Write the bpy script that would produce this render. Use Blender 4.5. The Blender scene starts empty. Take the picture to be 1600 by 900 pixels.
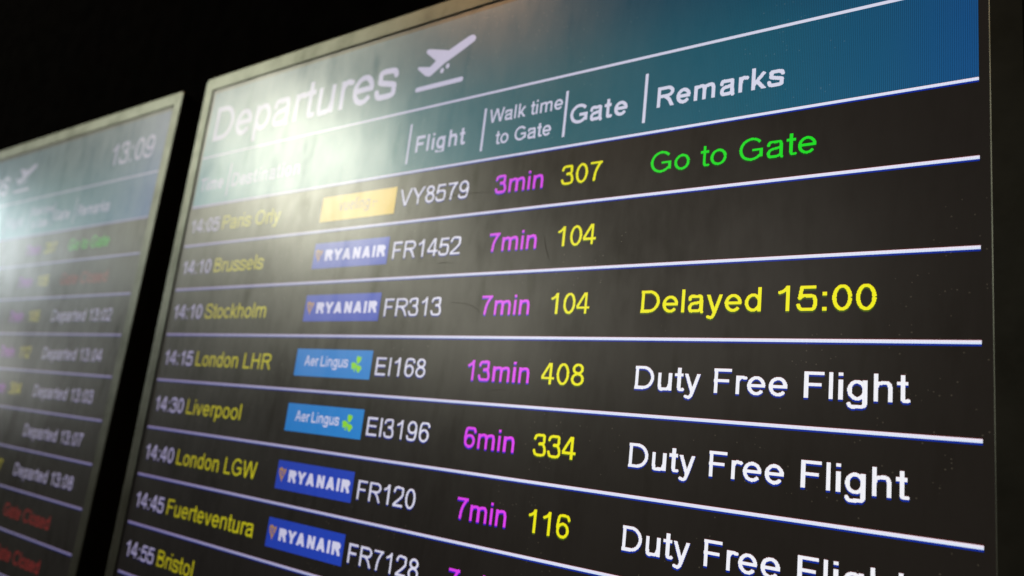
import bpy, math, random
import numpy as np
from mathutils import Matrix, Vector

# ---------------------------------------------------------------- camera, world, lamps, exposure
PX = 0.00063            # one display pixel in metres
ZH = 2.00               # height of the line under the header band of the main display
scene = bpy.context.scene
col = scene.collection
scene.render.resolution_x, scene.render.resolution_y = 1024, 576
scene.view_settings.view_transform = 'Standard'
scene.view_settings.look = 'None'
scene.view_settings.exposure = 0.0
scene.view_settings.gamma = 1.0
scene.cycles.max_bounces = 6
scene.cycles.sample_clamp_indirect = 3.0


def board(X, Y, out=0.0):
    """display pixel coordinates (right, down, out of the screen) -> world"""
    return Vector((X * PX, -out * PX, ZH - Y * PX))


ex = (0.8040965526557928, -0.030215305401566035, -0.5937303843720311)
ey = (-0.11176552656222931, 0.9732165474165686, -0.20089305340613808)
en = (0.5838982797365798, 0.22789600074170657, 0.779183041246791)
cam_d = bpy.data.cameras.new('camera')
cam = bpy.data.objects.new('camera', cam_d)
col.objects.link(cam)
scene.camera = cam
rows = []
for i in range(3):
    rows.append(Vector((ex[i], en[i], -ey[i])))          # right, down, forward in world axes
R = Matrix((rows[0], -rows[1], -rows[2])).transposed()
cam.matrix_world = Matrix.Translation(board(1138.7, 315.4, 633.7)) @ R.to_4x4()
cam_d.sensor_width = 36.0
cam_d.lens = 36.0 * 1206.1 / 1600.0
cam_d.clip_start = 0.01
cam_d.clip_end = 60.0
cam_d.dof.use_dof = True
cam_d.dof.focus_distance = 640 * PX
cam_d.dof.aperture_fstop = (cam_d.lens * 0.001) / (7.0 * PX)

world = bpy.data.worlds.new('World')
scene.world = world
world.use_nodes = True
world.node_tree.nodes['Background'].inputs[0].default_value = (0.013, 0.012, 0.010, 1)
world.node_tree.nodes['Background'].inputs[1].default_value = 1.0


def lamp(name, X, Y, d, dist, size, watts, colour):
    """unseen lamp placed where the screen mirrors it at display point X, Y"""
    v = Vector((d[0], d[2], -d[1])).normalized()
    p = board(X, Y)
    L = bpy.data.lights.new(name, 'AREA')
    L.shape = 'ELLIPSE'
    L.size, L.size_y = size
    L.energy = watts
    L.color = colour
    o = bpy.data.objects.new(name, L)
    col.objects.link(o)
    o.location = p + v * dist
    o.rotation_euler = (-v).to_track_quat('-Z', 'Y').to_euler()
    return o


def mirror(X, Y):
    """direction in which the display at X, Y mirrors what the camera sees (right, down, out)"""
    return (X - 1138.7, Y - 315.4, -633.7)


LAMPS = [('unseen_glare_lamp', 310, -20, (0.38, 0.66), 25.5, (1.0, 1.0, 0.80)),
         ('unseen_glare_lamp', 330, 170, (0.40, 0.40), 1.6, (1.0, 1.0, 0.82)),  # added below the main lamp to carry its halo further down
         ('unseen_glare_lamp', 630, 170, (0.70, 0.60), 4.8, (1.0, 0.97, 0.80)),  # added to spread the veil of glare to the right
         ('unseen_glare_lamp', 880, 150, (1.00, 0.80), 2.4, (1.0, 0.93, 0.80)),  # another added fill, widening that veil across the right side
         ('unseen_glare_lamp', -100, 50, (0.24, 0.30), 0.6, (0.92, 1.0, 0.86)),  # weak fill added left of the main glare
         ('unseen_glare_lamp', -1100, -40, (0.30, 0.50), 7.0, (0.88, 0.98, 1.0)),
         ('unseen_glare_lamp', -1340, 250, (0.30, 0.40), 4.8, (0.97, 1.0, 0.96)),  # added to stretch the left display's glare downwards
         ('unseen_glare_lamp', 470, -340, (0.24, 0.24), 13.0, (1.0, 0.58, 0.28)),
         ('unseen_glare_lamp', 170, -360, (0.24, 0.24), 8.0, (1.0, 0.97, 0.70))]  # added to brighten the top bezel
for _n, _x, _y, _r, _w, _c in LAMPS:
    lamp(_n, _x, _y, mirror(_x, _y), 2.6, _r, _w, _c)


# ---------------------------------------------------------------- small helpers
def lin(r, g, b):
    f = lambda c: c / 12.92 if c <= 0.04045 else ((c + 0.055) / 1.055) ** 2.4
    return tuple(f(c / 255.0) for c in (r, g, b))


def tag(o, label=None, cat=None, group=None, kind=None):
    if label: o['label'] = label
    if cat: o['category'] = cat
    if group: o['group'] = group
    if kind: o['kind'] = kind
    return o


def link_mesh(name, verts, faces, mats, parent=None, fmat=None):
    me = bpy.data.meshes.new(name)
    me.from_pydata(verts, [], faces)
    for m in mats:
        me.materials.append(m)
    if fmat is not None:
        me.polygons.foreach_set('material_index', fmat)
    me.update()
    o = bpy.data.objects.new(name, me)
    col.objects.link(o)
    if parent is not None:
        o.parent = parent
    return o


# ---------------------------------------------------------------- materials
def N(nt, kind, **kw):
    n = nt.nodes.new(kind)
    for k, v in kw.items():
        setattr(n, k, v)
    return n


def math_node(nt, op, a, b=None, clamp=False):
    n = N(nt, 'ShaderNodeMath', operation=op, use_clamp=clamp)
    for i, v in enumerate((a, b)):
        if v is None: continue
        if isinstance(v, (int, float)): n.inputs[i].default_value = v
        else: nt.links.new(v, n.inputs[i])
    return n.outputs[0]


def ramp(nt, src, stops):
    r = N(nt, 'ShaderNodeValToRGB')
    e = r.color_ramp.elements
    while len(e) < len(stops): e.new(0.5)
    for el, (p, c) in zip(e, stops):
        el.position = p
        el.color = (*c, 1) if len(c) == 3 else c
    nt.links.new(src, r.inputs[0])
    return r.outputs[0]


def noise(nt, vec, scale, detail=3, rough=0.55, mapping=None):
    if mapping:
        m = N(nt, 'ShaderNodeMapping')
        m.inputs['Scale'].default_value = mapping
        nt.links.new(vec, m.inputs[0])
        vec = m.outputs[0]
    n = N(nt, 'ShaderNodeTexNoise')
    n.inputs['Scale'].default_value = scale
    n.inputs['Detail'].default_value = detail
    n.inputs['Roughness'].default_value = rough
    nt.links.new(vec, n.inputs['Vector'])
    return n.outputs['Fac']


def screen_group():
    """an anti-glare LCD face: lit pixels under a satin, slightly grimy coat"""
    g = bpy.data.node_groups.new('lcd_face', 'ShaderNodeTree')
    g.interface.new_socket('Color', in_out='INPUT', socket_type='NodeSocketColor')
    g.interface.new_socket('Stripe', in_out='INPUT', socket_type='NodeSocketFloat')
    g.interface.new_socket('Period', in_out='INPUT', socket_type='NodeSocketFloat')
    g.interface.new_socket('Falloff', in_out='INPUT', socket_type='NodeSocketFloat')
    g.interface.new_socket('Shader', in_out='OUTPUT', socket_type='NodeSocketShader')
    gi, go = N(g, 'NodeGroupInput'), N(g, 'NodeGroupOutput')
    geo = N(g, 'ShaderNodeNewGeometry')
    tc = N(g, 'ShaderNodeTexCoord')
    obj = tc.outputs['Object']
    # emission falls and turns violet away from the screen's axis, as this kind of LCD does
    dot = N(g, 'ShaderNodeVectorMath', operation='DOT_PRODUCT')
    g.links.new(geo.outputs['Incoming'], dot.inputs[0])
    g.links.new(geo.outputs['Normal'], dot.inputs[1])
    c = math_node(g, 'ABSOLUTE', dot.outputs['Value'])
    ang = ramp(g, c, [(0.0, (0.05, 0.045, 0.09)), (0.36, (0.22, 0.20, 0.28)), (0.50, (0.24, 0.205, 0.36)),
                      (0.66, (0.56, 0.55, 0.70)), (0.82, (0.92, 0.93, 1.0)), (1.0, (1, 1, 1))])
    # pixel columns
    sx = N(g, 'ShaderNodeSeparateXYZ')
    g.links.new(obj, sx.inputs[0])
    u = math_node(g, 'FRACT', math_node(g, 'DIVIDE', sx.outputs['X'], gi.outputs['Period']))
    gap = math_node(g, 'LESS_THAN', u, 0.34)
    keep = math_node(g, 'SUBTRACT', 1.0, math_node(g, 'MULTIPLY', gap, gi.outputs['Stripe']))
    m1 = N(g, 'ShaderNodeMix', data_type='RGBA', blend_type='MULTIPLY')
    m1.inputs[0].default_value = 1.0
    m0 = N(g, 'ShaderNodeMix', data_type='RGBA')
    m0.inputs[6].default_value = (1, 1, 1, 1)
    g.links.new(gi.outputs['Falloff'], m0.inputs[0]); g.links.new(ang, m0.inputs[7])
    g.links.new(gi.outputs['Color'], m1.inputs[6]); g.links.new(m0.outputs[2], m1.inputs[7])
    em = N(g, 'ShaderNodeEmission')
    g.links.new(m1.outputs[2], em.inputs[0]); g.links.new(keep, em.inputs[1])
    # grime: wiped streaks and blotches that thin the reflection
    streak = noise(g, obj, 1.0, 5, 0.65, (34.0, 8.0, 9.0))
    blotch = noise(g, obj, 9.0, 5, 0.62)
    fine = noise(g, obj, 150.0, 2, 0.5, (1.0, 1.0, 0.35))
    dirt = math_node(g, 'ADD', math_node(g, 'MULTIPLY', streak, 0.40), math_node(g, 'ADD', math_node(g, 'MULTIPLY', blotch, 0.42), math_node(g, 'MULTIPLY', fine, 0.18)))
    clean = ramp(g, dirt, [(0.36, (0.62, 0.62, 0.60)), (0.50, (0.95, 0.95, 0.95)), (0.62, (1.12, 1.12, 1.12))])
    smear = ramp(g, noise(g, obj, 1.0, 2, 0.5, (75.0, 8.0, 17.0)), [(0.60, (1, 1, 1)), (0.72, (0.80, 0.81, 0.77))])      # finger wipes
    cm = N(g, 'ShaderNodeMix', data_type='RGBA', blend_type='MULTIPLY')
    cm.inputs[0].default_value = 1.0
    g.links.new(clean, cm.inputs[6]); g.links.new(smear, cm.inputs[7])
    clean = cm.outputs[2]
    fr = N(g, 'ShaderNodeFresnel'); fr.inputs[0].default_value = 1.5
    glo = []
    for rough, w, tint in ((0.28, 1.0, (1, 1, 1)), (0.48, 0.10, (1.0, 0.98, 0.93))):
        gl = N(g, 'ShaderNodeBsdfGlossy', distribution='GGX')
        gl.inputs['Roughness'].default_value = rough
        mm = N(g, 'ShaderNodeMix', data_type='RGBA', blend_type='MULTIPLY')
        mm.inputs[0].default_value = 1.0
        g.links.new(clean, mm.inputs[6])
        f2 = math_node(g, 'MULTIPLY', fr.outputs[0], w)
        cc = N(g, 'ShaderNodeCombineColor')
        for i in range(3):
            g.links.new(math_node(g, 'MULTIPLY', f2, tint[i]), cc.inputs[i])
        g.links.new(cc.outputs[0], mm.inputs[7])
        g.links.new(mm.outputs[2], gl.inputs['Color'])
        glo.append(gl)
    # dust specks
    vo = N(g, 'ShaderNodeTexVoronoi', feature='F1')
    vo.inputs['Scale'].default_value = 420.0
    g.links.new(obj, vo.inputs['Vector'])
    near = math_node(g, 'LESS_THAN', vo.outputs['Distance'], 0.17)
    sel = N(g, 'ShaderNodeSeparateColor'); g.links.new(vo.outputs['Color'], sel.inputs[0])
    few = math_node(g, 'GREATER_THAN', sel.outputs[0], 0.78)
    patch = math_node(g, 'GREATER_THAN', noise(g, obj, 7.0, 4, 0.7), 0.53)
    sp = math_node(g, 'MULTIPLY', math_node(g, 'MULTIPLY', near, few), patch)
    df = N(g, 'ShaderNodeBsdfDiffuse')
    dc = N(g, 'ShaderNodeCombineColor')
    for i, t in enumerate((0.085, 0.08, 0.07)):
        g.links.new(math_node(g, 'ADD', math_node(g, 'MULTIPLY', sp, t), 0.004), dc.inputs[i])
    g.links.new(dc.outputs[0], df.inputs[0])
    a1, a2, a3 = (N(g, 'ShaderNodeAddShader') for _ in range(3))
    g.links.new(em.outputs[0], a1.inputs[0]); g.links.new(glo[0].outputs[0], a1.inputs[1])
    g.links.new(a1.outputs[0], a2.inputs[0]); g.links.new(glo[1].outputs[0], a2.inputs[1])
    g.links.new(a2.outputs[0], a3.inputs[0]); g.links.new(df.outputs[0], a3.inputs[1])
    g.links.new(a3.outputs[0], go.inputs[0])
    return g


LCD = screen_group()
_lit = {}


def lit(name, rgb, stripe=0.30, period=1.0, falloff=1.0):
    if name in _lit: return _lit[name]
    m = bpy.data.materials.new(name)
    m.use_nodes = True
    nt = m.node_tree
    nt.nodes.clear()
    out, gr = N(nt, 'ShaderNodeOutputMaterial'), N(nt, 'ShaderNodeGroup')
    gr.node_tree = LCD
    gr.inputs[0].default_value = (*rgb, 1)
    gr.inputs[1].default_value = stripe
    gr.inputs[2].default_value = period * PX
    gr.inputs[3].default_value = falloff
    nt.links.new(gr.outputs[0], out.inputs[0])
    _lit[name] = m
    return m


M_BLACK = lit('black_pixels', lin(26, 22, 19), 0.10)
M_WHITE = lit('white_pixels', (0.97, 0.97, 1.02), 0.25, 1.0, 0.92)
M_PINK = lit('pink_white_pixels', (0.92, 0.84, 0.96), 0.28)
M_ICE = lit('icy_white_pixels', (0.76, 0.86, 1.02), 0.28)
M_HWHITE = lit('heading_pixels', (0.72, 0.72, 0.83), 0.10, 1.0, 0.88)
M_BLUEF = lit('blue_fringe', (0.001, 0.022, 0.30), 0.2)
M_REDF = lit('red_fringe', (0.11, 0.012, 0.012), 0.2)
M_YEL = lit('yellow_pixels', (0.95, 0.90, 0.006), 0.20, 1.0, 0.87)
M_YELF = lit('olive_fringe', (0.05, 0.09, 0.004), 0.2)
M_YREDF = lit('rust_fringe', (0.12, 0.03, 0.004), 0.2)
M_MAG = lit('magenta_pixels', (0.86, 0.055, 0.92), 0.12)
M_MAGF = lit('violet_fringe', (0.06, 0.004, 0.55), 0.12)
M_GREEN = lit('green_pixels', (0.006, 0.76, 0.014), 0.2, 1.0, 0.7)
M_GREENF = lit('dark_green_fringe', (0.002, 0.05, 0.004), 0.2)
M_RED = lit('red_pixels', (0.66, 0.04, 0.028), 0.2)
M_TIME = lit('time_pixels', (0.86, 0.84, 0.96), 0.12, 1.0, 0.84)
M_NAVY = lit('navy_badge', (0.014, 0.066, 0.52), 0.12, 1.0, 0.8)
M_SKY = lit('sky_badge', (0.008, 0.285, 0.70), 0.12, 1.0, 0.8)
M_GOLD = lit('gold_badge', (1.0, 0.66, 0.04), 0.12)
M_HARP = lit('gold_emblem', (0.75, 0.42, 0.09), 0.05)
M_BWHITE = lit('badge_lettering', (0.92, 0.92, 1.0), 0.05, 1.0, 0.85)
M_GREY = lit('grey_lettering', (0.46, 0.34, 0.17), 0.05)
M_CLOVER = lit('clover_green', (0.30, 0.80, 0.02), 0.05, 1.0, 0.6)

# header band: colour set to run from teal to blue, darker towards the top
M_HEAD = lit('header_pixels', (0, 0, 0), 0.40, 1.5, 0.28)
_nt = M_HEAD.node_tree
_tc = N(_nt, 'ShaderNodeTexCoord')
_sx = N(_nt, 'ShaderNodeSeparateXYZ')
_nt.links.new(_tc.outputs['Object'], _sx.inputs[0])
_f = math_node(_nt, 'ADD', math_node(_nt, 'DIVIDE', _sx.outputs['X'], 1080 * PX), 0.5)
_c = ramp(_nt, _f, [(0.0, lin(30, 116, 134)), (0.45, lin(32, 108, 120)), (0.66, lin(28, 98, 110)), (0.84, lin(20, 94, 116)), (0.94, lin(20, 88, 126)), (1.0, lin(19, 81, 136))])
_v = math_node(_nt, 'DIVIDE', math_node(_nt, 'SUBTRACT', _sx.outputs['Z'], 1754 * PX), 197 * PX)      # 0 at the lower edge, 1 at the top
_mv = N(_nt, 'ShaderNodeMix', data_type='RGBA', blend_type='MULTIPLY')
_mv.inputs[0].default_value = 1.0
_nt.links.new(_c, _mv.inputs[6])
_nt.links.new(ramp(_nt, _v, [(0.0, (0.95, 0.95, 0.95)), (0.40, (0.86, 0.84, 0.85)), (0.75, (0.62, 0.52, 0.60)), (1.0, (0.55, 0.42, 0.52))]), _mv.inputs[7])
_nt.links.new(_mv.outputs[2], [n for n in _nt.nodes if n.type == 'GROUP'][0].inputs[0])


def plastic(name, base, rough, spec=0.5, grime=0.0):
    m = bpy.data.materials.new(name)
    m.use_nodes = True
    nt = m.node_tree
    b = nt.nodes['Principled BSDF']
    tc = N(nt, 'ShaderNodeTexCoord')
    f = noise(nt, tc.outputs['Object'], 30.0, 5, 0.6)
    lo = tuple(x * (1 - grime) for x in base); hi = tuple(x * (1 + grime) for x in base)
    nt.links.new(ramp(nt, f, [(0.3, lo), (0.7, hi)]), b.inputs['Base Color'])
    r = math_node(nt, 'ADD', math_node(nt, 'MULTIPLY', noise(nt, tc.outputs['Object'], 55.0, 4), 0.12), rough - 0.06)
    nt.links.new(r, b.inputs['Roughness'])
    b.inputs['Specular IOR Level'].default_value = spec
    bp = N(nt, 'ShaderNodeBump'); bp.inputs['Strength'].default_value = 0.05; bp.inputs['Distance'].default_value = 0.0004
    nt.links.new(noise(nt, tc.outputs['Object'], 1400.0, 2), bp.inputs['Height'])
    nt.links.new(bp.outputs[0], b.inputs['Normal'])
    return m


M_BEZEL = plastic('bezel_plastic', (0.012, 0.011, 0.009), 0.50, 0.0, 0.35)
_nt = M_BEZEL.node_tree                                   # satin painted metal: an even dull sheen
_gl = N(_nt, 'ShaderNodeBsdfGlossy', distribution='GGX')
_gl.inputs['Roughness'].default_value = 0.37
_tc = N(_nt, 'ShaderNodeTexCoord')
_bz = N(_nt, 'ShaderNodeMix', data_type='RGBA', blend_type='MULTIPLY')
_bz.inputs[0].default_value = 1.0
_fr = N(_nt, 'ShaderNodeFresnel'); _fr.inputs[0].default_value = 1.5
_nt.links.new(ramp(_nt, noise(_nt, _tc.outputs['Object'], 24.0, 5, 0.65), [(0.32, (0.62, 0.66, 0.58)), (0.5, (0.93, 0.98, 0.88)), (0.7, (1.10, 1.15, 1.04))]), _bz.inputs[6])
_nt.links.new(_fr.outputs[0], _bz.inputs[7])
_nt.links.new(_bz.outputs[2], _gl.inputs['Color'])
_ad = N(_nt, 'ShaderNodeAddShader')
_nt.links.new(_nt.nodes['Principled BSDF'].outputs[0], _ad.inputs[0]); _nt.links.new(_gl.outputs[0], _ad.inputs[1])
_nt.links.new(_ad.outputs[0], _nt.nodes['Material Output'].inputs[0])
M_CASE = plastic('case_plastic', (0.030, 0.021, 0.015), 0.55, 0.3, 0.3)
M_WALL = plastic('wall_paint', (0.0015, 0.0014, 0.0014), 0.9, 0.0, 0.3)


# ---------------------------------------------------------------- lettering (grotesque skeletons, em = 1000)
def arc(cx, cy, rx, ry, a0, a1, n=20):
    return [(cx + rx * math.cos(math.radians(a0 + (a1 - a0) * i / n)), cy + ry * math.sin(math.radians(a0 + (a1 - a0) * i / n))) for i in range(n + 1)]


def sp(*P, n=6):
    P = [np.array(p, float) for p in P]
    Q = [2 * P[0] - P[1]] + P + [2 * P[-1] - P[-2]]
    out = []
    for i in range(1, len(Q) - 2):
        a, b, c, d = Q[i - 1:i + 3]
        for k in range(n):
            t = k / n
            out.append(tuple(0.5 * (2 * b + (c - a) * t + (2 * a - 5 * b + 4 * c - d) * t * t + (3 * b - a - 3 * c + d) * t ** 3)))
    out.append(tuple(P[-1]))
    return out


XH, CH = 519, 716


def arch(x0, x1, h):
    w = x1 - x0
    return sp((x0, 300), (x0 + .10 * w, 430), (x0 + .34 * w, 515 - h), (x0 + .60 * w, 531 - h), (x0 + .88 * w, 490 - h * .6), (x1, 350)) + [(x1, 0)]


def glyph(ch, h, bold):
    """advance, strokes, (clip low, clip high)"""
    A = None
    clip = (-260, 760)
    S = []
    if ch == ' ': return 278, [], clip
    if ch == ':':
        A = 333 if bold else 278
        x = A / 2; return A, [[(x, 0), (x, 2.1 * h)], [(x, XH - 2.1 * h), (x, XH)]], clip
    if ch in 'il':
        x = 139 if bold else 111
        S = [[(x, 0), (x, 716 if ch == 'l' else XH)]]
        if ch == 'i': S.append([(x, 716 - max(100, 1.6 * h)), (x, 716)])
        return 278 if bold else 222, S, clip
    if ch == 'I': return 278, [[(139, 0), (139, CH)]], clip
    if ch == 'D':
        S = [[(79 + h, 0), (79 + h, CH)], [(79, CH - h), (330, CH - h)] + arc(330, 358, 342 - h, 358 - h, 90, -90)[1:] + [(79, h)]]
        return 722, S, clip
    if ch == 'e':
        S = [arc(278, 260, 241 - h, 271 - h, 0, 322, 30), [(278 - 241 + h, 262), (278 + 241 - h * .2, 262)]]
        return 556, S, clip
    if ch == 'c': return (556 if bold else 500), [arc(268, 260, 232 - h, 271 - h, 38, 322, 28)], clip
    if ch in 'pd':
        if ch == 'p': S = [[(66 + h, -199), (66 + h, XH)], arc(292, 260, 226 - h, 271 - h, 0, 360, 32)]
        else: S = [[(490 - h, 0), (490 - h, CH)], arc(264, 260, 226 - h, 271 - h, 0, 360, 32)]
        return (611 if bold else 556), S, clip
    if ch == 'o': return (611 if bold else 556), [arc(278, 260, 245 - h, 271 - h, 0, 360, 32)], clip
    if ch == 'g':
        S = [[(489 - h, XH), (489 - h, 10)] + sp((489 - h, 10), (455 - h * .6, -130), (275, -210 + h), (130, -190 + h * .6), (72, -75))[1:], arc(264, 262, 226 - h, 269 - h, 0, 360, 32)]
        return (611 if bold else 556), S, clip
    if ch == 'a':
        R_ = 478 - h
        S = [sp((62 + h * .4, 375), (105, 470), (180, 518 - h * .6), (275, 531 - h), (400, 500 - h * .4), (R_, 375)) + [(R_, 120)] + sp((R_, 120), (R_ + 6, 50), (R_ + 28, 0))[1:],
             sp((R_, 320), (330, 290), (170, 258), (60 + h, 205), (36 + h, 140), (70 + h, 45), (200, -12 + h), (340, 25 + h * .4), (440 - h * .4, 110), (R_, 200))]
        return 556, S, clip
    if ch == 'r': return (389 if bold else 333), [[(65 + h, 0), (65 + h, XH)], sp((65 + h, 270), (80 + h, 400), (140 + h, 490 - h * .4), (230, 531 - h), (340, 505 - h))], clip
    if ch == 't':
        x = 88 + h if not bold else 75 + h
        S = [[(x, 690), (x, 110)] + sp((x, 110), (x + 18, 30 + h * .5), (x + 70, h - 8), (262, h))[1:], [(14, XH - h * .85), (258, XH - h * .85)]]
        return (333 if bold else 278), S, clip
    if ch == 'u':
        S = [[(64 + h, XH), (64 + h, 200)] + sp((64 + h, 200), (75 + h, 80), (150, 5 + h * .6), (245, -12 + h), (370, 25 + h * .7), (489 - h, 220))[1:], [(489 - h, 0), (489 - h, XH)]]
        return (611 if bold else 556), S, clip
    if ch == 's':
        return (556 if bold else 500), [sp((440, 370), (400, 465 - h * .2), (250, 531 - h), (105, 490 - h * .4), (48 + h, 385), (100, 310), (250, 262), (405, 215), (464 - h, 145), (405, 35 + h * .4), (250, -12 + h), (90, 40 + h * .3), (36, 160))], clip
    if ch == 'S':
        return 667, [sp((570, 510), (530, 620), (440, 700 - h * .5), (330, 728 - h), (170, 690 - h * .5), (75 + h, 530), (150, 430), (330, 370), (520, 300), (622 - h, 195), (540, 50 + h * .2), (345, -12 + h), (130, 60), (45, 235))], clip
    if ch == 'T': return 611, [[(21, CH - h), (590, CH - h)], [(306, 0), (306, CH)]], clip
    if ch == 'm': return (889 if bold else 833), [[(66 + h, 0), (66 + h, XH)], arch(66 + h, 416, h), arch(416, 768 - h, h)], clip
    if ch in 'nh': return (611 if bold else 556), [[(66 + h, 0), (66 + h, XH if ch == 'n' else CH)], arch(66 + h, 489 - h, h)], clip
    if ch == 'F': return 611, [[(82 + h, 0), (82 + h, CH)], [(82, CH - h), (565, CH - h)], [(82, 365), (500, 365)]], clip
    if ch == 'E': return 667, [[(79 + h, 0), (79 + h, CH)], [(79, CH - h), (600, CH - h)], [(79, 375), (570, 375)], [(79, h), (618, h)]], clip
    if ch == 'L': return 556, [[(73 + h, 0), (73 + h, CH)], [(73, h), (521, h)]], clip
    if ch == 'H': return 722, [[(80 + h, 0), (80 + h, CH)], [(642 - h, 0), (642 - h, CH)], [(80, 375), (642, 375)]], clip
    if ch == 'N': return 722, [[(76 + h, 0), (76 + h, CH)], [(640 - h, 0), (640 - h, CH)], [(76 + h * .8, CH + 20), (640 - h * .8, -20)]], (0, CH)
    if ch == 'A': return 667 + (55 if bold else 0), [[(10 + h, -30), (333, 735)], [(656 - h, -30), (333, 735)], [(150, 255 - h * .3), (520, 255 - h * .3)]], (0, CH)
    if ch == 'V': return 667, [[(5 + h, 740), (333, -22)], [(660 - h, 740), (333, -22)]], (0, CH)
    if ch == 'v': return 500, [[(10 + h, 545), (250, -25)], [(490 - h, 545), (250, -25)]], (0, XH)
    if ch == 'Y': return 667, [[(5 + h * .8, 735), (333, 300)], [(662 - h * .8, 735), (333, 300)], [(333, 320), (333, 0)]], (0, CH)
    if ch == 'y': return 500, [[(12 + h, 545), (262, -20)], [(490 - h, 545), (262, -20)] + sp((262, -20), (215, -130), (160, -185 + h * .4), (62, -190 + h))[1:]], (-215, XH)
    if ch == 'W': return 944, [[(12 + h, 740), (235, -22)], [(472, 735), (235, -22)], [(472, 735), (709, -22)], [(932 - h, 740), (709, -22)]], (0, CH)
    if ch == 'k': return (556 if bold else 500), [[(66 + h, 0), (66 + h, CH)], [(66 + h, 150), (455, XH + 20)], [(215, 300), (470, -25)]], (0, CH) if True else clip
    if ch == 'G': return 778, [arc(392, 358, 350 - h, 370 - h, 38, 318, 30) + [(712 - h, 130)], [(712 - h, 80), (712 - h, 370)], [(405, 370 - h), (712, 370 - h)]], clip
    if ch == 'C': return 722, [arc(385, 358, 340 - h, 370 - h, 40, 320, 30)], clip
    if ch == 'O': return 778, [arc(389, 358, 345 - h, 370 - h, 0, 360, 40)], clip
    if ch == 'P': return 667, [[(77 + h, 0), (77 + h, CH)], [(77, CH - h), (410, CH - h)] + arc(410, 505, 212 - h, 211 - h, 90, -90, 14)[1:] + [(77, 294 + h)]], clip
    if ch == 'R': return 722, [[(79 + h, 0), (79 + h, CH)], [(79, CH - h), (430, CH - h)] + arc(430, 518, 240 - h, 198 - h, 90, -90, 14)[1:] + [(79, 320 + h)], sp((370, 325 + h * .5), (450, 290), (525, 200), (690 - h, -30))], (0, CH)
    if ch == 'B': return 667, [[(73 + h, 0), (73 + h, CH)], [(73, CH - h), (400, CH - h)] + arc(400, 545, 188 - h, 171 - h, 90, -90, 12)[1:] + [(73, 374 + h)], [(420, 410 - h)] + arc(420, 205, 206 - h, 205 - h, 90, -90, 14)[1:] + [(73, h)], [(73, 410 - h), (420, 410 - h)]], clip
    A = 556
    if ch == '0': S = [arc(278, 353, 238 - h, 366 - h, 0, 360, 34)]
    elif ch == '1': S = [[(330, 0), (330, 719)], sp((335, 690), (240, 580), (110, 520))]
    elif ch == '2': S = [sp((48, 505), (95, 640 - h * .2), (185, 705 - h * .6), (280, 719 - h), (440, 660 - h * .3), (497 - h, 525), (440, 400), (300, 260), (140, 130), (60, h + 5)), [(32, h), (503, h)]]
    elif ch == '3': S = [sp((50, 525), (100, 650 - h * .2), (260, 719 - h), (400, 670 - h * .3), (458 - h, 545), (400, 430), (215, 388)), sp((215, 388), (380, 370), (505 - h, 215), (430, 50 + h * .3), (265, -12 + h), (110, 45 + h * .3), (42, 195))]
    elif ch == '4': S = [[(400 - h, 740), (28, 212)], [(13, 212 - h * .2), (512, 212 - h * .2)], [(365, 0), (365, 716)]]; clip = (0, CH)
    elif ch == '5': S = [[(125, 706 - h), (482, 706 - h)], [(138, 706), (78, 335)], sp((72, 340), (160, 425 - h * .2), (270, 470 - h), (430, 420 - h * .4), (514 - h, 240), (430, 50 + h * .3), (262, -12 + h), (110, 40 + h * .3), (38, 185))]
    elif ch == '6': S = [arc(283, 231, 230 - h, 243 - h, 0, 360, 30), sp((498, 540), (450, 650), (310, 719 - h), (150, 660 - h * .3), (60 + h * .9, 470), (44 + h, 280))]
    elif ch == '7': S = [[(46, 707 - h), (512, 707 - h)], sp((470, 690), (340, 500), (255, 290), (218, 0))]
    elif ch == '8': S = [arc(278, 535, 206 - h, 184 - h, 0, 360, 28), arc(278, 195 + h * .2, 238 - h, 207 - h * .8, 0, 360, 30)]
    elif ch == '9': S = [arc(273, 476, 230 - h, 243 - h, 0, 360, 30), sp((58, 167), (106, 57), (246, -12 + h), (406, 47 + h * .3), (496 - h * .9, 237), (512 - h, 427))]
    else: raise KeyError(ch)
    return A, S, clip


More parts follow.
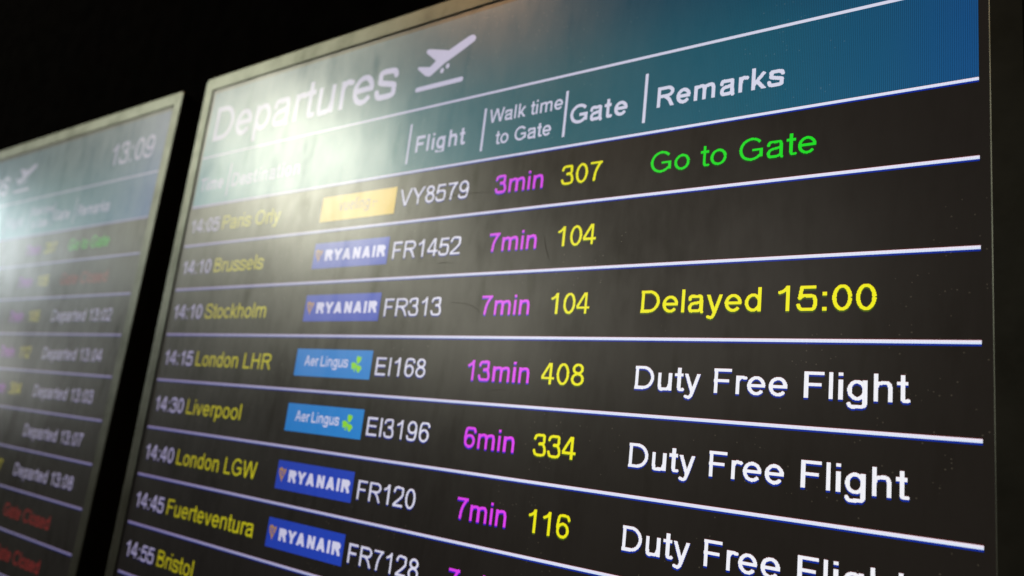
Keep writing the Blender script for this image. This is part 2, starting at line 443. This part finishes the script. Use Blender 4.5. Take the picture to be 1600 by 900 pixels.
def raster_text(text, x0, x1, base, em, weight=0.088, bold=False, step=0.5, skew=0.0, cut=None):
    """-> set of lit cells of a grid of size step (display pixels); x0 is the left edge of the first stroke"""
    h = weight * 500.0
    pen, items = 0.0, []
    for ch in text:
        a, S, clip = glyph(ch, h, bold)
        items.append((pen, S, clip))
        pen += a
    lo = min(p[0] + o for o, S, _ in items for s in S for p in s) - h
    hi = max(p[0] + o for o, S, _ in items for s in S for p in s) + h
    sc = em / 1000.0
    if x1 is None: sxx, extra = sc, 0.0
    else:
        sxx = (x1 - x0) / (hi - lo)
    hp = h * sc
    W = int(((hi - lo) * sxx) / step) + 14
    y_hi, y_lo = 800, -290
    Hh = int((y_hi - y_lo) * sc / step) + 2
    X0, Y0 = math.floor(x0 / step) - 4, math.floor((base - y_hi * sc) / step)
    cx = (X0 + np.arange(W) + 0.5) * step
    cy = (Y0 + np.arange(Hh) + 0.5) * step
    mask = np.zeros((Hh, W), bool)
    for off, S, clip in items:
        gm = np.zeros_like(mask)
        for s in S:
            pts = [(x0 + (p[0] + off - lo) * sxx + skew * p[1] * sc, base - p[1] * sc) for p in s]
            for i in range(len(pts) - 1):
                ax, ay = pts[i]; bx, by = pts[i + 1]
                L = math.hypot(bx - ax, by - ay)
                if L < 1e-6: continue
                ux, uy = (bx - ax) / L, (by - ay) / L
                i0 = max(0, int((min(ax, bx) - hp) / step) - X0 - 1); i1 = min(W, int((max(ax, bx) + hp) / step) - X0 + 3)
                j0 = max(0, int((min(ay, by) - hp) / step) - Y0 - 1); j1 = min(Hh, int((max(ay, by) + hp) / step) - Y0 + 3)
                if i1 <= i0 or j1 <= j0: continue
                gx, gy = np.meshgrid(cx[i0:i1] - ax, cy[j0:j1] - ay)
                t = gx * ux + gy * uy
                d = np.abs(gx * uy - gy * ux)
                hit = (d <= hp) & (t >= -1e-6) & (t <= L + 1e-6)
                if i > 0: hit |= gx * gx + gy * gy <= hp * hp
                gm[j0:j1, i0:i1] |= hit
        ky = (base - cy) / sc
        gm &= ((ky >= clip[0]) & (ky <= clip[1]))[:, None]
        mask |= gm
    if cut is not None:
        mask &= (cy <= cut)[:, None]
    return mask, X0, Y0, step


def cells_to_quads(mask):
    """merge lit cells into upright rectangles (i0, i1, j0, j1)"""
    out, open_ = [], {}
    Hh, W = mask.shape
    for j in range(Hh + 1):
        runs = set()
        if j < Hh:
            d = np.diff(np.concatenate(([0], mask[j].astype(np.int8), [0])))
            runs = set(zip(np.where(d == 1)[0].tolist(), np.where(d == -1)[0].tolist()))
        for r in list(open_):
            if r not in runs:
                out.append((r[0], r[1], open_.pop(r), j))
        for r in runs:
            open_.setdefault(r, j)
    return out


# ---------------------------------------------------------------- one display
TOP, BOTTOM = -197.0, 1723.0        # first and last pixel row, in rows below the header line
GAP, BEZ, STEP = 7.0, 24.0, 2.2     # black border, bezel width, how far the bezel stands proud (pixels)
BASE_Y = BOTTOM + GAP + BEZ


class Sheet:
    """flat lit shapes lying on the screen; local metres with the origin at the casing's base centre"""
    def __init__(self): self.v, self.f, self.m, self.mats = [], [], [], []

    def mi(self, mat):
        if mat not in self.mats: self.mats.append(mat)
        return self.mats.index(mat)

    def poly(self, pts, mat, lift):
        b = len(self.v)
        self.v += [((x - 540) * PX, -lift * PX, (BASE_Y - y) * PX) for x, y in pts]
        self.f.append(tuple(range(b + len(pts) - 1, b - 1, -1)))
        self.m.append(self.mi(mat))

    def rect(self, x0, x1, y0, y1, mat, lift): self.poly([(x0, y0), (x1, y0), (x1, y1), (x0, y1)], mat, lift)

    def text(self, T, mat, lift, below=None, above=None, nb=1.0, na=0.5, trim=True):
        mask, X0, Y0, st = T
        pad = int(3 / st) + 1
        mask = np.pad(mask, pad); X0 -= pad; Y0 -= pad
        used = mask.copy()
        if below is not None and trim:
            mask = mask & np.roll(mask, -1, axis=0)      # the lowest sub-row of a stroke shows its fringe colour only
            layers = [(mask, mat), (used & ~mask, below)]
        else:
            layers = [(mask, mat)]
        used0 = used.copy()
        for sh, m in ((int(round(nb / st)), below), (-int(round(na / st)), above)):
            if m is None or sh == 0: continue
            acc = np.zeros_like(mask)
            for k in range(1, abs(sh) + 1):
                acc |= np.roll(used0, k if sh > 0 else -k, axis=0)
            acc &= ~used
            used |= acc
            layers.append((acc, m))
        for mk, m in layers:
            for i0, i1, j0, j1 in cells_to_quads(mk):
                self.rect((X0 + i0) * st, (X0 + i1) * st, (Y0 + j0) * st, (Y0 + j1) * st, m, lift)
        return self

    def build(self, name, parent, label=None):
        o = link_mesh(name, self.v, self.f, self.mats, parent, self.m)
        if label: o['label'] = label
        return o


ROWS = [0.0, 64.3, 134.5, 205.0, 274.7, 346.0, 415.2, 484.4, 553.6]
for _k in range(17): ROWS.append(ROWS[-1] + 69.6)
L1, L2, L3 = 0.08, 0.16, 0.24


def rounded(x0, x1, y0, y1, r, n=5):
    P = []
    for cx, cy, a in ((x1 - r, y0 + r, -90), (x1 - r, y1 - r, 0), (x0 + r, y1 - r, 90), (x0 + r, y0 + r, 180)):
        for k in range(n + 1):
            t = math.radians(a + 90 * k / n)
            P.append((cx + r * math.cos(t), cy + r * math.sin(t)))
    return P


def ring_loops(loops):
    """skin a stack of equal-count loops [(pts2d, out)]"""
    v, f = [], []
    n = len(loops[0][0])
    for pts, out in loops:
        v += [((x - 540) * PX, -out * PX, (BASE_Y - y) * PX) for x, y in pts]
    for k in range(len(loops) - 1):
        for i in range(n):
            a, b = k * n + i, k * n + (i + 1) % n
            f.append((a, b, b + n, a + n))
    return v, f, n


def dark_frame(root):
    xi0, xi1, yi0, yi1 = -GAP, 1080 + GAP, TOP - GAP, BOTTOM + GAP
    xo0, xo1, yo0, yo1 = xi0 - BEZ, xi1 + BEZ, yi0 - BEZ, yi1 + BEZ
    loops = [(rounded(xi0, xi1, yi0, yi1, 1.2), -3.0), (rounded(xi0, xi1, yi0, yi1, 1.2), STEP - 0.8),
             (rounded(xi0 - .35, xi1 + .35, yi0 - .35, yi1 + .35, 1.4), STEP - 0.25), (rounded(xi0 - .9, xi1 + .9, yi0 - .9, yi1 + .9, 1.8), STEP),
             (rounded(xo0 + 2.2, xo1 - 2.2, yo0 + 2.2, yo1 - 2.2, 7.0), STEP), (rounded(xo0 + .7, xo1 - .7, yo0 + .7, yo1 - .7, 8.5), STEP - 0.7),
             (rounded(xo0, xo1, yo0, yo1, 9.0), STEP - 2.2), (rounded(xo0, xo1, yo0, yo1, 9.0), -14.0)]
    v, f, n = ring_loops(loops)
    link_mesh('bezel', v, f, [M_BEZEL], root)
    q = 3.0
    loops = [(rounded(xo0 + q, xo1 - q, yo0 + q, yo1 - q, 7.0), -14.0), (rounded(xo0 + q, xo1 - q, yo0 + q, yo1 - q, 7.0), -70.0),
             (rounded(xo0 + 60, xo1 - 60, yo0 + 60, yo1 - 60, 20.0), -120.0)]
    v, f, n = ring_loops(loops)
    f.append(tuple(range(2 * n, 3 * n)))
    f.append(tuple(range(n - 1, -1, -1)))
    link_mesh('casing', v, f, [M_CASE], root)
    loops = [(rounded(300, 780, 500, 1000, 6.0), -119.0), (rounded(300, 780, 500, 1000, 6.0), -198.0)]
    v, f, n = ring_loops(loops)
    link_mesh('wall_mount', v, f, [M_CASE], root)


PLANE = [(546.7, -167.1), (551.6, -168.0), (555.5, -166.6), (558.3, -163.1), (557.3, -158.8), (543.2, -152.2), (528.1, -145.7), (511.8, -139.0), (491.6, -126.9), (488.3, -125.7), (481.6, -127.6), (473.0, -134.6), (465.9, -140.5), (466.7, -143.3), (475.4, -141.4), (486.8, -138.9), (491.7, -142.0), (496.0, -145.7), (487.0, -152.8), (477.4, -160.7), (477.7, -163.9), (481.2, -165.0), (499.2, -160.2), (516.0, -155.4), (530.7, -161.2)]


def disc(cx, cy, rx, ry, n=18): return [(cx + rx * math.cos(2 * math.pi * k / n), cy + ry * math.sin(2 * math.pi * k / n)) for k in range(n)]


def badge(kind, top, parent):
    s = Sheet()
    y0, y1 = top + 17.2, top + 51.8
    cy = (y0 + y1) / 2
    if kind == 'harp':
        s.rect(322, 461, y0, y1, M_NAVY, L2)
        s.text(raster_text('RYANAIR', 342.5, 457, cy + 7.2, 20.5, 0.215, True, 0.4), M_BWHITE, L3)
        x, y = 332.5, cy - 1.5                              # gold harp: shield outline with strings
        s.poly([(x - 7, y - 5.5), (x - 3, y - 7.5), (x + 3, y - 5.0), (x + 6.5, y - 7), (x + 6, y - 2), (x + 1.5, y + 6), (x + .6, y + 10.5), (x - 1.2, y + 7), (x - 5.5, y + 1)], M_HARP, L3)
        for k in (-3.2, 0.0, 3.0):
            s.poly([(x + k - .5, y - 4.2), (x + k + .6, y - 4.2), (x + k * .5 + .9, y + 3), (x + k * .5 - .1, y + 3)], M_NAVY, L3 + .06)
        s.poly([(x - 4.4, y - 3.8), (x - 3.6, y - 4), (x - .3, y + 5.6), (x - .8, y + 5.2)], M_NAVY, L3 + .07)
        lab = 'blue airline badge with gold harp and white capitals'
    elif kind == 'clover':
        s.rect(322, 461.5, y0, y1, M_SKY, L2)
        s.text(raster_text('Aer', 339.5, 367, cy + 4.0, 18.0, 0.10, False, 0.4), M_BWHITE, L3)
        s.text(raster_text('Lingus', 370, 421, cy + 4.0, 18.0, 0.10, False, 0.4), M_BWHITE, L3)
        for (dx, dy, a) in ((438.8, -5.2, 80), (432.0, 1.2, 195), (440.2, 4.4, -40)):
            ca, sa = math.cos(math.radians(a)), -math.sin(math.radians(a))
            heart = [(-4.4, 0), (-2.2, -2.2), (0.6, -3.7), (3.2, -3.5), (4.4, -1.9), (3.5, 0), (4.4, 1.9), (3.2, 3.5), (0.6, 3.7), (-2.2, 2.2)]
            s.poly([(dx + 1.15 * (ca * u - sa * w), cy + dy + 1.15 * (sa * u + ca * w)) for u, w in heart], M_CLOVER, L3)
        s.poly([(435.0, cy + 1), (437.0, cy + .6), (434.6, cy + 9.0), (432.6, cy + 8.6)], M_CLOVER, L3 + .05)
        lab = 'sky blue airline badge with green shamrock'
    else:
        s.rect(322, 461, y0, y1, M_GOLD, L2)
        s.text(raster_text('vueling', 357, 415, cy + 4.5, 22.0, 0.12, False, 0.4), M_GREY, L3)
        for dx, dy, r in ((422, -2.0, 1.8), (427, -2.0, 1.4), (422, 3.2, 1.2)):
            s.poly(disc(dx, cy + dy, r, r, 10), M_GREY, L3)
        lab = 'yellow airline badge with small grey lettering'
    return s.build('airline_badge', parent, lab)


def put(parent, name, text, x0, x1, base, em, mat, below, above, weight=0.088, bold=False, step=0.5, label=None, **kw):
    s = Sheet()
    s.text(raster_text(text, x0, x1, base, em, weight, bold, step, **kw), mat, L2, below, above)
    return s.build(name, parent, label)


def display(name, label, rows, clock, title):
    root = bpy.data.objects.new(name, None)
    root.empty_display_size = 0.1
    col.objects.link(root)
    tag(root, label, 'display', 'departure displays side by side')
    dark_frame(root)
    s = Sheet()
    s.rect(-GAP - 0.3, 1080 + GAP + 0.3, TOP - GAP - 0.3, BOTTOM + GAP + 0.3, M_BLACK, 0.0)
    scr = s.build('screen', root)
    s = Sheet(); s.rect(0, 1080, TOP, -1.6, M_HEAD, L1); s.build('header_band', scr)
    for y in [-83.2] + ROWS:
        s = Sheet()
        if y > -10:
            hw = 1.4 if y > 1 else 1.3
            s.rect(0, 1080, y - hw, y - .1, M_PINK, L2)
            s.rect(0, 1080, y - .1, y + hw, M_ICE, L2)
            s.rect(0, 1080, y + hw, y + hw + 1.5, M_BLUEF, L2)
            if y > 1: s.rect(0, 1080, y - hw - .6, y - hw, M_REDF, L2)
        else:
            s.rect(0, 1080, y - 1.5, y + 1.5, M_HWHITE, L2)
        s.build('row_divider', scr)
    if title:
        put(scr, 'title_text', 'Departures', 14.5, 432.5, -110.0, 81.5, M_HWHITE, None, None, 0.098, label='large white title reading Departures')
    s = Sheet()
    s.poly(PLANE, M_HWHITE, L2)
    s.poly(disc(509, -129.4, 3.0, 3.4), M_HWHITE, L2); s.poly(disc(517.5, -133.9, 3.0, 3.4), M_HWHITE, L2)
    s.poly(rounded(467, 546, -114.2, -107.8, 3.0), M_HWHITE, L2)
    s.build('departure_icon', scr, 'white aircraft taking off above a bar')
    if clock:
        put(scr, 'clock_text', clock, 893, 1046, -115.5, 60, M_HWHITE, None, None, 0.098)
    heads = [('Time', 9.5, 74.5, -25.5, 30, True), ('Destination', 95, 259, -25, 30, True), ('Flight', 480.5, 563, -24.3, 30, True), ('Gate', 707, 777, -24.2, 30, True), ('Remarks', 806, 932, -25, 30, True)]
    for t, a, b, y, em, bo in heads:
        put(scr, 'column_heading', t, a, b, y, em, M_HWHITE, None, None, 0.118, bo, cut=(y + 4.5 if t == 'Flight' else None), label=f'bold white heading reading {t}')
    s = Sheet()
    s.text(raster_text('Walk time', 595.5, 697, -44.5, 23.2, 0.105, False, .4), M_HWHITE, L2)
    s.text(raster_text('to Gate', 607, 685, -16.5, 23.2, 0.105, False, .4), M_HWHITE, L2)
    s.build('column_heading', scr, 'smaller two line heading for the walk time')
    for x in (87.5, 470, 588.5, 700.5, 794.8):
        s = Sheet(); s.rect(x - 1.6, x + 1.6, -64.3, -11.3, M_HWHITE, L2); s.build('heading_divider', scr)
    for i, (tm, dest, dx, bd_, fl, fx, wk, gt, rem, rx, rc) in enumerate(rows):
        top = ROWS[i]
        y = top + (43.5 if i == 0 else 46.3)
        if tm: put(scr, 'flight_time', tm, 8.5, 85, y, 30, M_TIME, M_BLUEF, None, 0.098, label=f'white time reading {tm}')
        if dest: put(scr, 'destination_text', dest, 93, dx, y, 30, M_YEL, M_YELF, None, 0.098, label=f'yellow destination reading {dest}')
        if bd_: badge(bd_, top, scr)
        if fl: put(scr, 'flight_number', fl, 468, fx, y, 30, M_WHITE, M_BLUEF, M_REDF, 0.092, label=f'white flight number {fl}')
        if wk: put(scr, 'walk_time', wk, 616 if len(wk) < 5 else 608.5, 681 if len(wk) < 5 else 690, y, 30, M_MAG, M_MAGF, M_REDF, 0.105, label=f'magenta walk time {wk}')
        if gt: put(scr, 'gate_number', gt, 703.5 if gt[0] != '1' else 706.5, 754, y, 30, M_YEL, M_YELF, M_YREDF, 0.096, label=f'yellow gate number {gt}')
        if rem:
            mat, bl, ab = {'w': (M_WHITE, M_BLUEF, M_REDF), 'g': (M_GREEN, M_GREENF, None), 'y': (M_YEL, M_YELF, M_YREDF), 'r': (M_RED, None, None)}[rc]
            put(scr, 'remark_text', rem, 806.5, rx, y, 30, mat, bl, ab, 0.106 if rc == 'w' else 0.104 if rc == 'y' else 0.094, step=0.5, label=f'remark reading {rem}')
    return root


main_rows = [
    ('14:05', 'Paris Orly', 234, 'vueling', 'VY8579', 578, '3min', '307', 'Go to Gate', 962.5, 'g'),
    ('14:10', 'Brussels', 214.5, 'harp', 'FR1452', 578, '7min', '104', None, 0, 'w'),
    ('14:10', 'Stockholm', 240, 'harp', 'FR313', 560, '7min', '104', 'Delayed 15:00', 1010.5, 'y'),
    ('14:15', 'London LHR', 271, 'clover', 'EI168', 549, '13min', '408', 'Duty Free Flight', 1035, 'w'),
    ('14:30', 'Liverpool', 225, 'clover', 'EI3196', 567.5, '6min', '334', 'Duty Free Flight', 1035, 'w'),
    ('14:40', 'London LGW', 280.5, 'harp', 'FR120', 559.5, '7min', '116', 'Duty Free Flight', 1035, 'w'),
    ('14:45', 'Fuerteventura', 294.5, 'harp', 'FR7128', 577, '7min', None, None, 0, 'w'),
    ('14:55', 'Bristol', 182.5, None, None, 0, None, None, None, 0, 'w'),
]
E0 = (None, None, 0, None, None, 0)
SCRATCHES = [[(537, 40.5), (566, 38.5), (590, 38.8), (613, 41)], [(572, 166), (592, 167.5), (606, 171), (617, 178)], [(545, 120), (556, 119), (568, 120.5)], [(690, 96), (694, 112), (700, 124)], [(640, 262), (652, 259), (660, 259.5)]]
left_rows = [
    E0 + ('7min', '207', 'Go to Gate', 962.5, 'g'),
    E0 + ('7min', '105', 'Gate Closed', 985, 'r'),
    E0 + ('7min', '105', 'Departed 13:02', 1033, 'w'),
    E0 + ('7min', '112', 'Departed 13:04', 1033, 'w'),
    E0 + ('7min', '304', 'Departed 13:03', 1033, 'w'),
    E0 + (None, None, 'Departed 13:07', 1033, 'w'),
    E0 + (None, '107', 'Departed 13:08', 1033, 'w'),
    E0 + (None, None, 'Gate Closed', 985, 'r'),
    E0 + (None, None, 'Gate Closed', 985, 'r'),
]

main = display('departures_display', 'large tall departures screen in focus, its remarks column showing Duty Free Flight', main_rows, None, True)
main.location = board(540, BASE_Y)
_scr = [c for c in main.children if c.name.startswith('screen')][0]
M_SCRATCH = plastic('scored_coating', (0.035, 0.033, 0.030), 0.5, 0.4, 0.2)
for _p in SCRATCHES:
    _s = Sheet()
    _q = sp(*_p, n=5)
    for _i in range(len(_q) - 1):
        (_x0, _y0), (_x1, _y1) = _q[_i], _q[_i + 1]
        _w0 = 0.3 * math.sin(math.pi * _i / (len(_q) - 1)) + .05
        _w1 = 0.3 * math.sin(math.pi * (_i + 1) / (len(_q) - 1)) + .05
        if abs(_x1 - _x0) > abs(_y1 - _y0): _s.poly([(_x0, _y0 - _w0), (_x1, _y1 - _w1), (_x1, _y1 + _w1), (_x0, _y0 + _w0)], M_SCRATCH, L3 + .1)
        else: _s.poly([(_x0 - _w0, _y0), (_x0 + _w0, _y0), (_x1 + _w1, _y1), (_x1 - _w1, _y1)], M_SCRATCH, L3 + .1)
    _s.build('scratch', _scr)
left = display('departures_display', 'blurred departures screen at the left edge showing the clock time 13:09 and departed flights', left_rows, '13:09', True)
a = math.radians(0.55)
left.location = board(540 - 1219, BASE_Y + 1.5) + Vector((0, -math.sin(a) * (BASE_Y - 250) * PX, 0))
left.rotation_euler = (-a, 0, 0)

# ---------------------------------------------------------------- wall behind the displays
W0, W1, WY = board(-6000, 0).x, board(5000, 0).x, 200 * PX
v = [(W0, WY, 0), (W1, WY, 0), (W1, WY, 4.2), (W0, WY, 4.2), (W0, WY + .12, 0), (W1, WY + .12, 0), (W1, WY + .12, 4.2), (W0, WY + .12, 4.2)]
f = [(0, 1, 2, 3), (5, 4, 7, 6), (4, 0, 3, 7), (1, 5, 6, 2), (3, 2, 6, 7), (4, 5, 1, 0)]
tag(link_mesh('wall', v, f, [M_WALL]), 'plain black wall behind the two departures screens', 'wall', kind='structure')
